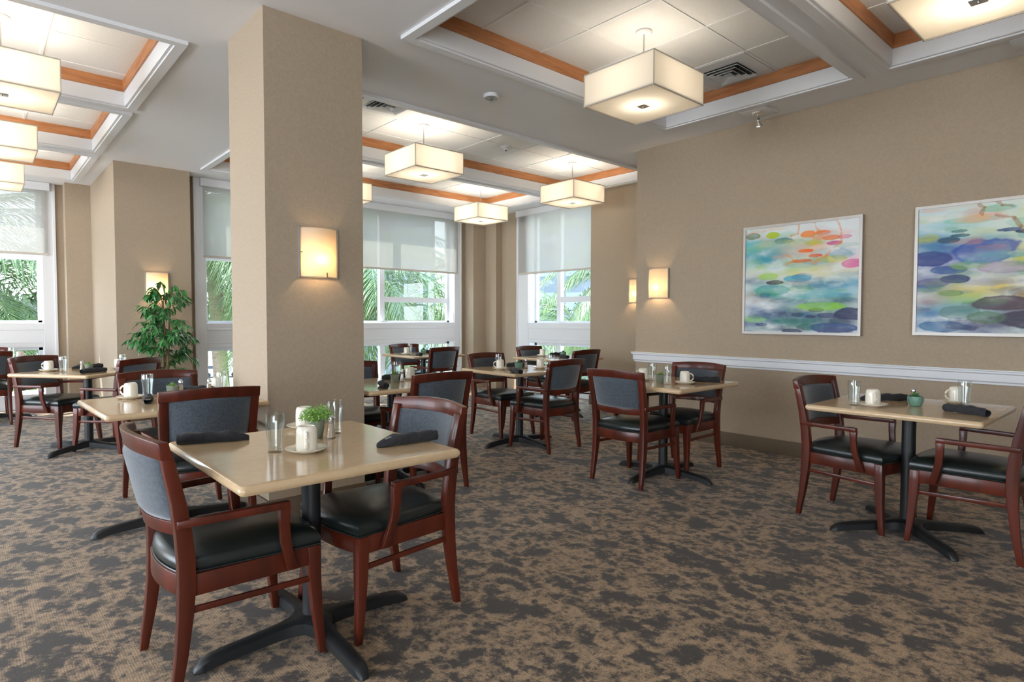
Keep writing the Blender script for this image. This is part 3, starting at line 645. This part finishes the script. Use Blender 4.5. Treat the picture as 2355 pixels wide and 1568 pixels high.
# ================================================================ TABLEWARE
def mug():
    e=empty('coffee_mug')   # upside down
    MB().lathe([(.001,.0),(.036,.0),(.0385,.002),(.0385,.055),(.037,.078),(.033,.088),(.028,.091),(.026,.088),(.001,.088)],32).obj('body',M_cer,e,smooth=50)
    pts=[(.034,0,.018)]+[(.038+.027*math.sin(t),0,.045-.028*math.cos(t)) for t in [math.pi*i/10 for i in range(1,10)]]+[(.034,0,.072)]
    MB().tube(pts,.0055,8).obj('handle',M_cer,e); return e
def saucer():
    return MB().lathe([(.001,0),(.040,0),(.044,.003),(.066,.010),(.077,.017),(.078,.019),(.076,.0195),(.060,.013),(.042,.0075),(.001,.0072)],40).obj('saucer',M_cer,smooth=50)
def tumbler_():
    return MB().lathe([(.001,0),(.026,0),(.0275,.004),(.028,.03),(.030,.07),(.0335,.105),(.0345,.118),(.0330,.128),(.0330,.144),(.0318,.144),(.0316,.128),(.0330,.117),(.032,.105),(.0285,.07),(.0262,.03),(.024,.016),(.001,.014)],32).obj('drinking_glass',M_glass,smooth=50)
def shaker():
    e=empty('salt_shaker')
    MB().lathe([(.001,0),(.021,0),(.022,.003),(.016,.035),(.0125,.065),(.0125,.074),(.001,.074)],10).obj('glass_body',M_glass,e)
    MB().lathe([(.001,.004),(.0185,.005),(.0135,.040),(.0110,.064),(.001,.064)],10).obj('salt',M_salt,e)
    MB().lathe([(.0125,.072),(.0135,.078),(.0130,.086),(.009,.096),(.003,.100),(.001,.100)],18).obj('cap',M_chrome,e); return e
def napkin(L,seed,point=True):
    rnd=random.Random(seed); R=[];n=20;m=22
    for i in range(m+1):
        q=i/m; x=-L/2+L*q; rr=.0235*(1+.05*math.sin(q*7+seed)+.03*math.sin(q*23+seed))
        w,h=rr*1.15,rr*.92
        if point and q<.30: k=(q/.30); w=rr*(.25+1.15*k**.7); h=rr*(.35+.6*k**.8)
        if not point and q<.06: w*=.9;h*=.9
        if q>.93: w*=.92;h*=.92
        ring=[]
        for j in range(n):
            t=2*math.pi*j/n; sp=1+.06*math.sin(3*t+q*14+seed)+(.12 if abs(t-(1.0+q*1.2))<.2 else 0)
            ring.append((x,w*sp*math.cos(t),max(.0005,h+h*sp*math.sin(t))))
        R.append(ring)
    b=MB().loft(R,cap=point)
    if not point or True:
        # rolled inner layers showing at the open end
        x=L/2
        for k,(a,dx) in enumerate(((.75,-.004),(.5,-.007),(.28,-.004))):
            b.tube([(x+dx,.0235*a*math.cos(t),.0225+.0215*a*math.sin(t)) for t in [2*math.pi*i/14 for i in range(14)]],.0022,5,close=True)
    return b.obj('rolled_napkin',M_nap,smooth=60)
def fork():
    e=MB()
    for i in range(4): e.tube([(-.052,-.009+.006*i,.036),(-.078,-.009+.0055*i,.037),(-.098,-.008+.005*i,.031)],.0014,6)
    e.box(-.056,-.030,-.011,.011,.035,.037)
    e.tube([(-.034,0,.036),(-.018,0,.038)],.003,6)
    return e.obj('dinner_fork',M_silver,bevel=0)
def succ(kind):
    e=empty('potted_succulent'); rnd=random.Random(kind)
    if kind==0:   # leafy bushy plant in tapered pot
        MB().lathe([(.001,0),(.022,0),(.024,.004),(.033,.070),(.034,.075),(.030,.075),(.029,.066),(.001,.064)],24).obj('pot',M_potg,e)
        b=MB()
        for i in range(800):
            th=rnd.uniform(0,6.283);ph=math.acos(rnd.uniform(-.1,1));r=.070*rnd.uniform(.35,1)
            c=Vector((r*math.sin(ph)*math.cos(th),r*math.sin(ph)*math.sin(th),.085+r*.75*math.cos(ph)))
            T=Matrix.Translation(c)@Matrix.Rotation(th,4,'Z')@Matrix.Rotation(rnd.uniform(-.4,1.2),4,'Y')@Matrix.Rotation(rnd.uniform(-1,1),4,'X')
            s=rnd.uniform(.005,.0085)
            b.add([(0,0,0),(s*.6,s*.55,.001),(s*1.5,0,.001),(s*.6,-s*.55,.001)],[(0,1,2,3)],T)
        for i in range(26):
            th=rnd.uniform(0,6.283);r=rnd.uniform(.02,.055); b.tube([(0,0,.06),(r*.5*math.cos(th),r*.5*math.sin(th),.10),(r*math.cos(th),r*math.sin(th),.11+rnd.uniform(-.01,.04))],.0009,4)
        b.obj('foliage',M_leafl,e,smooth=0)
    else:
        bowl=kind==2
        pf=[(.001,0),(.024,0),(.032,.006),(.039,.028),(.041,.05),(.038,.058),(.035,.058),(.035,.050),(.001,.048)] if bowl else [(.001,0),(.028,0),(.030,.003),(.035,.05),(.037,.062),(.034,.062),(.033,.054),(.001,.052)]
        MB().lathe(pf,24).obj('pot',M_pot if bowl else M_potg,e)
        zt=.05
        MB().lathe([(.001,zt),(.033,zt),(.033,zt+.002),(.001,zt+.003)],16).obj('soil',M_soil,e)
        b=MB(); n=14 if kind!=3 else 22
        for i in range(n):
            th=i*2.4; el=.25+1.15*(i/n); L=rnd.uniform(.026,.036) if kind!=3 else rnd.uniform(.045,.07)
            w=.007 if kind!=3 else .0028
            dirn=Vector((math.cos(th)*math.cos(el),math.sin(th)*math.cos(el),math.sin(el)))
            side=Vector((-math.sin(th),math.cos(th),0)); o_=Vector((0,0,zt+.004)); upv=dirn.cross(side)
            if kind==3: mid=o_+dirn*L*.55; tip=o_+dirn*L+Vector((math.cos(th)*.02,math.sin(th)*.02,-.014))
            else: mid=o_+dirn*L*.5; tip=o_+dirn*L
            b.loft([[tuple(c+side*a+upv*d) for a,d in((-ww,0),(0,-ww*.5),(ww,0),(0,ww*.5))] for c,ww in((o_,w*.5),(mid,w),(tip,w*.08))])
        b.obj('leaves',M_leafl if kind in(1,3) else M_leafd,e,smooth=60)
    return e
PM,PS,PG,PK=mug(),saucer(),tumbler_(),shaker()
PN={True:napkin(.262,1,True),False:napkin(.22,5,False)}
PC={k:succ(k) for k in(0,1,2,3)}; PC[4]=PC[1]
def item(p,x,y,z,r,lb,cat,grp=None): return put(p,USED,(x,y,z),rad(r),lb,cat,grp)
NM=dict(T1='the nearest table',T2='the table left of the column',T3='the corner-on table',T4='the table behind the column',T5='the centre table',T6='the wide-window table',T7='the corner-window table',T8='the long-wall table',T9='the rightmost table',T10='the far left-edge table')
POSN={}
def setting(T,mugs,glasses,naps,pot=None,shk=()):
    n=NM[T]; K=.982
    mugs=[(a*K,b*K,*c) for a,b,*c in mugs]; glasses=[(a*K,b*K,*c) for a,b,*c in glasses]; naps=[(a*K,b*K,*c) for a,b,*c in naps]; shk=[(a*K,b*K,*c) for a,b,*c in shk]
    if pot: pot=(pot[0]*K,pot[1]*K,pot[2],pot[3])
    for i,(x,y,hr,w) in enumerate(mugs):
        item(PS,x,y,TZP,0,'cream saucer %s on %s'%(w,n),'saucer','saucers'); item(PM,x,y,TZP+.0075,hr,'cream mug %s on %s'%(w,n),'mug','upside-down mugs')
    for x,y,w in glasses: item(PG,x,y,TZP,0,'clear tumbler %s on %s'%(w,n),'glass','clear tumblers')
    for x,y,r,pt,w in naps: item(PN[pt],x,y,TZP,r,'dark rolled napkin %s on %s'%(w,n),'napkin','rolled napkins')
    if pot: item(PC[pot[2]],pot[0],pot[1],TZP,0,pot[3]+' on '+n,'plant')
    for x,y,w in shk: item(PK,x,y,TZP,0,'glass shaker with metal cap %s on %s'%(w,n),'shaker','shakers')
setting('T1',[(.945,2.235,-113,'nearer the viewer,'),(1.145,2.73,60,'behind the plant,')],[(.855,2.315,'left of the near mug'),(1.195,2.52,'right of the plant')],
 [(.735,2.665,161,True,'at the left'),(1.315,2.115,-3,True,'at the right, fork showing,')],(1.09,2.47,0,'bushy bright green plant in a small tapered pot'),[(1.133,2.425,'right of the plant')])
item(fork(),1.291,2.077,TZP,-3,'silver fork tip poking out of the right napkin on the nearest table','fork',None)
setting('T2',[(.745,4.46,138,'at the left'),(1.27,4.50,90,'at the right, mostly behind a chair,')],[(.845,4.50,'right of the left mug'),(1.26,4.38,'at the right')],
 [(.79,4.20,80,False,'bluish, at the left'),(1.15,4.52,150,False,'at the far right')],(.99,4.50,1,'pale spiky succulent in a low pot'),[(1.04,4.50,'beside the succulent'),(1.20,4.44,'tall, at the right')])
setting('T3',[(.545,7.27,138,'at the left'),(1.10,7.18,90,'at the right, half hidden,')],[(.64,7.10,'right of the left mug'),(1.12,7.10,'at the right')],
 [(.845,6.82,25,False,'in front'),(.87,7.43,10,True,'behind the succulent')],(.848,7.16,1,'small green succulent in a pale round pot'),[(.785,7.08,'left of the succulent')])
setting('T4',[(2.74,4.36,90,'at the right, behind a chair back,')],[(2.70,4.50,'at the far right')],[(2.275,3.985,-110,False,'at the left'),(2.64,4.42,-20,False,'behind the pot')],(2.52,4.23,3,'curly-leaved succulent in an olive pot'),[(2.60,4.25,'right of the pot')])
setting('T5',[(3.945,4.60,138,'at the left'),(4.34,4.43,-60,'at the right')],[(4.05,4.75,'behind the left mug'),(4.40,4.33,'at the right, by the second mug')],
 [(3.80,4.20,-110,False,'in front'),(4.30,4.74,-40,False,'behind the pot')],(4.185,4.59,2,'dark spiky succulent in a grey-green pot'),[(4.27,4.57,'right of the pot')])
setting('T6',[(4.63,7.45,-120,'at the left')],[(4.78,7.60,'behind the mug')],[(4.60,7.08,-110,False,'in front'),(5.02,7.48,-30,False,'behind the pot')],(4.95,7.50,2,'small dark succulent in a pot'),[])
setting('T7',[(5.80,5.88,-120,'at the left')],[(5.95,5.94,'behind the mug')],[(5.74,5.42,-110,False,'in front'),(6.05,5.83,-30,False,'behind the pot')],(6.02,5.70,2,'small dark succulent in a pot'),[])
setting('T8',[(4.165,3.03,90,'at the left, behind the chair back,'),(4.175,2.64,-42,'at the right')],[(4.205,2.965,'left of the succulent'),(4.045,2.715,'right of the succulent')],[(4.42,2.63,-55,True,'at the right')],(4.14,2.845,1,'small succulent in a grey textured pot'),[])
setting('T9',[(3.93,1.232,-150,'at the left'),(4.47,.945,138,'at the right')],[(3.905,1.325,'at the left'),(4.375,.885,'at the right')],[(4.27,1.28,-50,True,'at the back'),(4.0,.80,67,False,'in front')],(4.13,1.07,2,'green woven-texture pot with a small plant'),[(4.21,1.10,'behind the green pot')])
setting('T10',[(.44,9.52,-42,'at its corner')],[(.36,9.62,'beside the mug')],[],None,[])
# ================================================================ POTTED TREE
e=empty('potted_tree',(1.69,7.95,0)); tag(e,'tall leafy green potted tree in front of the pier with a sconce','plant')
MB().lathe([(.001,0),(.13,0),(.14,.01),(.175,.30),(.18,.32),(.165,.32),(.16,.29),(.001,.28)],28).obj('pot',M_potg,e)
rnd=random.Random(4); fol=MB(); stm=MB()
for k in range(3):
    a=k*2.1; stm.tube([(.03*math.cos(a),.03*math.sin(a),.28),(.03*math.cos(a+1),.03*math.sin(a+1),.8),(.05*math.cos(a+2),.05*math.sin(a+2),1.45)],[.016,.013,.007],7)
def leafm(mb,T,L,w,droop):
    v=[];f=[]
    for i in range(6):
        q=i/5; x=L*q; z=-droop*q*q*L; ww=w*(math.sin(math.pi*min(1,q*.9+.08)))**.8
        v+= [(x,-ww,z+.25*ww),(x,0,z),(x,ww,z+.25*ww)]
    for i in range(5):
        a=i*3; f+=[(a,a+3,a+4,a+1),(a+1,a+4,a+5,a+2)]
    mb.add(v,f,T)
for i in range(84):
    z0=rnd.uniform(.62,1.66); th=rnd.uniform(0,6.283); prof_=.36*math.sin(math.pi*min(1,max(.08,(z0-.45)/1.25)))**.6
    L=prof_*rnd.uniform(.55,1.0); rise=rnd.uniform(.02,.16)
    p0=Vector((.03*math.cos(th),.03*math.sin(th),z0-.1)); p2=Vector((L*math.cos(th),L*math.sin(th),z0-.1+rise)); p1=(p0+p2)/2+Vector((0,0,.05))
    stm.tube([p0,p1,p2],.0022,4)
    for j in range(7):
        q=.35+.65*j/6; c=p0*(1-q)**2+p1*2*q*(1-q)+p2*q*q
        for s in(-1,1):
            T=Matrix.Translation(c)@Matrix.Rotation(th+s*rnd.uniform(.3,1.3),4,'Z')@Matrix.Rotation(rnd.uniform(-.1,.9),4,'Y')@Matrix.Rotation(rnd.uniform(-.6,.6),4,'X')
            leafm(fol,T,rnd.uniform(.07,.115),rnd.uniform(.010,.017),rnd.uniform(.2,.7))
stm.obj('stems',M_bark,e); fol.obj('foliage',M_leafd,e,smooth=60)
# ================================================================ OUTDOORS
S_(MB().box(-150,250,11.5,260,-6.3,-6.2).add([],[]).obj('trim_9',M_asph,smooth=0),'pale parking area and road outside below the windows')  # ground slab outdoors, not part of the room's trim
tag(MB().box(-60,200,30,46,-6.2,-6.12).obj('lawn',M_grass,smooth=0),'strip of green lawn outside the windows','lawn',kind='stuff')
def frond_mesh(seed,L):
    rnd=random.Random(seed); b=MB(); N=60; pts=[]
    for i in range(N+1):
        q=i/N; pts.append(Vector((L*(q-.10*q*q),0,.55*L*q-1.05*L*q*q*.75)))
    b.tube(pts[::4],[.018*(1-.85*i/(N/4)) for i in range(len(pts[::4]))],5)
    for i in range(6,N+1):
        q=i/N; p=pts[i]; d=(pts[min(i+1,N)]-pts[i-1]).normalized()
        ll=L*.30*math.sin(math.pi*(.12+.80*q))**.7
        for s in(-1,1):
            ang=rnd.uniform(.75,1.0)-.35*q
            side=Vector((0,s,0)); a=(d*math.cos(ang)+side*math.sin(ang)); a.normalize()
            w=.016; wv=d*w
            p1=p+a*ll*.5+Vector((0,0,-ll*.10)); p2=p+a*ll*.85+Vector((0,0,-ll*rnd.uniform(.35,.6)))
            b.add([tuple(p-wv*.5),tuple(p+wv*.5),tuple(p1+wv),tuple(p1-wv),tuple(p2)],[(0,1,2,3),(3,2,4)])
    return b
FR=[frond_mesh(k,L) for k,L in((1,3.0),(2,2.6),(3,3.3))]
fm=[]
def palm(x,y,zc,seed,label,nf=24,sc=1):
    e=empty('coconut_palm',(x,y,-6.2)); tag(e,label,'palm tree','coconut palms outside the windows')
    MB().tube([(.5,.2,0),(.35,.1,2),(.1,0,zc+4.2),(0,0,zc+6.2)],[.22,.17,.14,.13],12).obj('trunk',M_trunk,e)
    rnd=random.Random(seed)
    for i in range(nf):
        k=i%3
        if len(fm)<=k: o=FR[k].obj('frond',M_palm,None,smooth=0); fm.append(o.data)
        else: o=bpy.data.objects.new('frond',fm[k]); COL.objects.link(o)
        o.parent=e; o.location=(0,0,zc+6.15); q=i/nf
        o.rotation_euler=(rnd.uniform(-.3,.3),rad(-35+95*((i*7%nf)/nf)),i*2.399+rnd.uniform(-.2,.2)); o.scale=(sc,)*3
palm(6.3,12.5,2.3,1,'coconut palm filling the wide window behind the centre tables')
palm(4.2,13.4,3.6,2,'taller coconut palm behind the first, at the left part of the wide window')
palm(10.8,7.6,2.4,3,'coconut palm outside the corner window')
palm(11.5,10.5,1.2,4,'lower coconut palm beyond the corner window')
palm(-.6,14.3,2.5,5,'coconut palm outside the far left window')
palm(5.15,14.9,3.9,6,'coconut palm whose fronds cross the narrow window')
palm(-2.8,15.5,1.0,7,'low coconut palm at the far left outside')
palm(7.7,12.4,1.6,8,'low coconut palm at the right of the wide window')
palm(10.9,6.1,1.5,9,'low coconut palm close to the corner window')
palm(.1,14.4,1.8,10,'low coconut palm close to the far left window')
palm(3.5,12.6,2.7,11,'coconut palm between the narrow and the wide window')
# low palm clumps seen through the lower panes
def clump(x,y,seed,label,h=5.6):
    rnd=random.Random(seed); b=MB()
    for i in range(150):
        a=rnd.uniform(0,6.283); r=rnd.uniform(0,1.3); bx_=Vector((r*math.cos(a),r*math.sin(a),0)); t=Vector((math.cos(a)*rnd.uniform(.2,1.0),math.sin(a)*rnd.uniform(.2,1.0),h*rnd.uniform(.7,1.25)))
        s=Vector((-math.sin(a+1),math.cos(a+1),0))*.035; m_=bx_+t*.6+Vector((0,0,.3))
        b.add([tuple(bx_-s),tuple(bx_+s),tuple(m_+s),tuple(m_-s),tuple(bx_+t)],[(0,1,2,3),(3,2,4)])
    tag(b.obj('tall_grass_clump',M_palm,loc=(x,y,-6.2),smooth=0),label,'plants',kind='stuff')
for i,(x,y,lb) in enumerate(((4.8,11.3,'upright strap leaves seen through the lower wide window'),(6.9,11.6,'upright strap leaves at the right of the lower wide window'),(9.6,6.8,'upright strap leaves seen through the lower corner window'),(9.8,8.6,'upright strap leaves left in the lower corner window'),(-.3,13.2,'upright strap leaves seen through the lower far left window'))): clump(x,y,i+20,lb,6.3)
# distant trees
def blob_tree(x,y,r,h,seed,label):
    rnd=random.Random(seed); e=empty('broadleaf_tree',(x,y,-6.2)); tag(e,label,'tree','trees across the parking area')
    MB().tube([(0,0,0),(.2,0,h*.6)],[.35,.2],8).obj('trunk',M_trunk,e)
    b=MB(); 
    for i in range(1500):
        th=rnd.uniform(0,6.283);ph=math.acos(rnd.uniform(-.7,1)); k=1+.25*math.sin(3*th+seed)*math.sin(2*ph)
        rr=r*k*rnd.uniform(.75,1.0); c=Vector((rr*math.sin(ph)*math.cos(th),rr*math.sin(ph)*math.sin(th),h*.75+rr*.7*math.cos(ph)))
        s=rnd.uniform(.25,.55); T=Matrix.Translation(c)@Matrix.Rotation(th,4,'Z')@Matrix.Rotation(ph+rnd.uniform(-.6,.6),4,'Y')
        b.add([(-s,-s,0),(s,-s*.6,0),(s*.8,s,0),(-s*.6,s*.8,.2)],[(0,1,2,3)],T)
    b.obj('crown',M_hedge,e,smooth=0)
for i,(x,y,r,h) in enumerate(((25,130,6,9),(40,124,7,10),(56,122,6,8),(-4,90,6,8),(8,95,7,9),(64,84,6,9),(74,70,7,9))): blob_tree(x,y,r,h,i,('rounded tree across the parking area, seen in the narrow window','second rounded tree across the parking area','third rounded tree to the right across the parking area','tree far beyond the left window','wide tree far beyond the left window','tree beyond the corner window','large tree beyond the corner window')[i])
def building(x,y,w,d,h,nx,nz,label,rz=0):
    e=empty('office_building',(x,y,-6.2),rad(rz)); tag(e,label,'building')
    MB().box(-w/2,w/2,-d/2,d/2,0,h).obj('walls',M_bwall,e,smooth=0)
    for k in range(nz):
        for i in range(nx):
            cx=-w/2+w*(i+.5)/nx; cz=h*(k+.55)/nz
            MB().box(cx-w/nx*.36,cx+w/nx*.36,-d/2-.06,-d/2,cz-h/nz*.26,cz+h/nz*.26).obj('window',M_bwin,e,smooth=0)
building(31,56,11,9,34,5,10,'pale blue-grey block with rows of windows beyond the wide window',-25)
building(52,48,12,9,22,4,6,'pale office block beyond the corner window',-60)
# car
e=empty('parked_car',(23.6,82,-6.2),rad(-17)); tag(e,'silver minivan parked outside, seen through the lower narrow window','car')
def side(pts,w): return [[(x,-w,z) for x,z in pts],[(x,w,z) for x,z in pts]]
MB().loft(side([(-2.4,.35),(2.35,.35),(2.45,.7),(2.3,.95),(1.3,1.1),(.4,1.65),(-1.9,1.7),(-2.4,1.05)],.9)).obj('body',M_car,e,bevel=.08)
for s in(-1,1): MB().box(-2.0,.75,s*.905-.01,s*.905+.01,1.12,1.52).obj('side_window',M_cglass,e,smooth=0)
for x in(-1.5,1.5):
    for s in(-1,1): MB().lathe([(.001,-.1),(.33,-.1),(.33,.1),(.001,.1)],20,T=Matrix.Translation((x,s*.85,.33))@Matrix.Rotation(rad(90),4,'X')).obj('wheel',M_tire,e)
# lamp post / sign post near the car
e=empty('street_post',(23.4,76,-6.2)); tag(e,'white post standing in front of the parked minivan','post')
MB().tube([(0,0,0),(0,0,2.6)],.09,10).obj('pole',M_white,e); MB().box(-.35,.1,-.1,.1,2.5,2.7).obj('head',M_white,e,bevel=.02)
# person in pink
e=empty('person',(26.2,100,-6.2)); tag(e,'tiny distant person in a pink top outside, seen through the narrow window','person')
b=bpy.data.meshes.new('body'); o=bpy.data.objects.new('body',b); COL.objects.link(o); o.parent=e
vv=[(0,0,.92),(0,0,1.15),(0,0,1.40),(0,0,1.50),(0,0,1.66),(.11,0,.85),(.12,.02,.47),(.12,0,.05),(-.11,0,.85),(-.12,-.02,.47),(-.12,0,.05),(.2,0,1.38),(.26,0,1.12),(.24,-.06,.86),(-.2,0,1.38),(-.26,0,1.12),(-.24,-.06,.86)]
ee=[(0,1),(1,2),(2,3),(3,4),(0,5),(5,6),(6,7),(0,8),(8,9),(9,10),(2,11),(11,12),(12,13),(2,14),(14,15),(15,16)]
b.from_pydata(vv,ee,[]); sk=o.modifiers.new('s','SKIN'); o.modifiers.new('sub','SUBSURF').levels=1
rr=[.14,.14,.15,.06,.105,.09,.065,.04,.09,.065,.04,.06,.045,.03,.06,.045,.03]
for i,v in enumerate(b.skin_vertices[0].data): v.radius=(rr[i],rr[i]*.8)
b.skin_vertices[0].data[0].use_root=True
b.materials.append(M_skin)
MB().lathe([(.001,.95),(.19,.95),(.20,1.2),(.21,1.40),(.09,1.50),(.001,1.50)],14).obj('pink_shirt',M_pink,e)
MB().lathe([(.10,.06),(.13,.5),(.19,.93),(.001,.96)],12).obj('trousers',M_trous,e)
MB().lathe([(.001,1.80),(.09,1.76),(.12,1.68),(.11,1.62),(.001,1.70)],12).obj('hair',M_trous,e)
# remove unused prototypes that were never placed
for p in [pp,sp,ch,tp,tp_near,tp_diag,PM,PS,PG,PK,PN[True],PN[False]]+list(PC.values()):
    pass
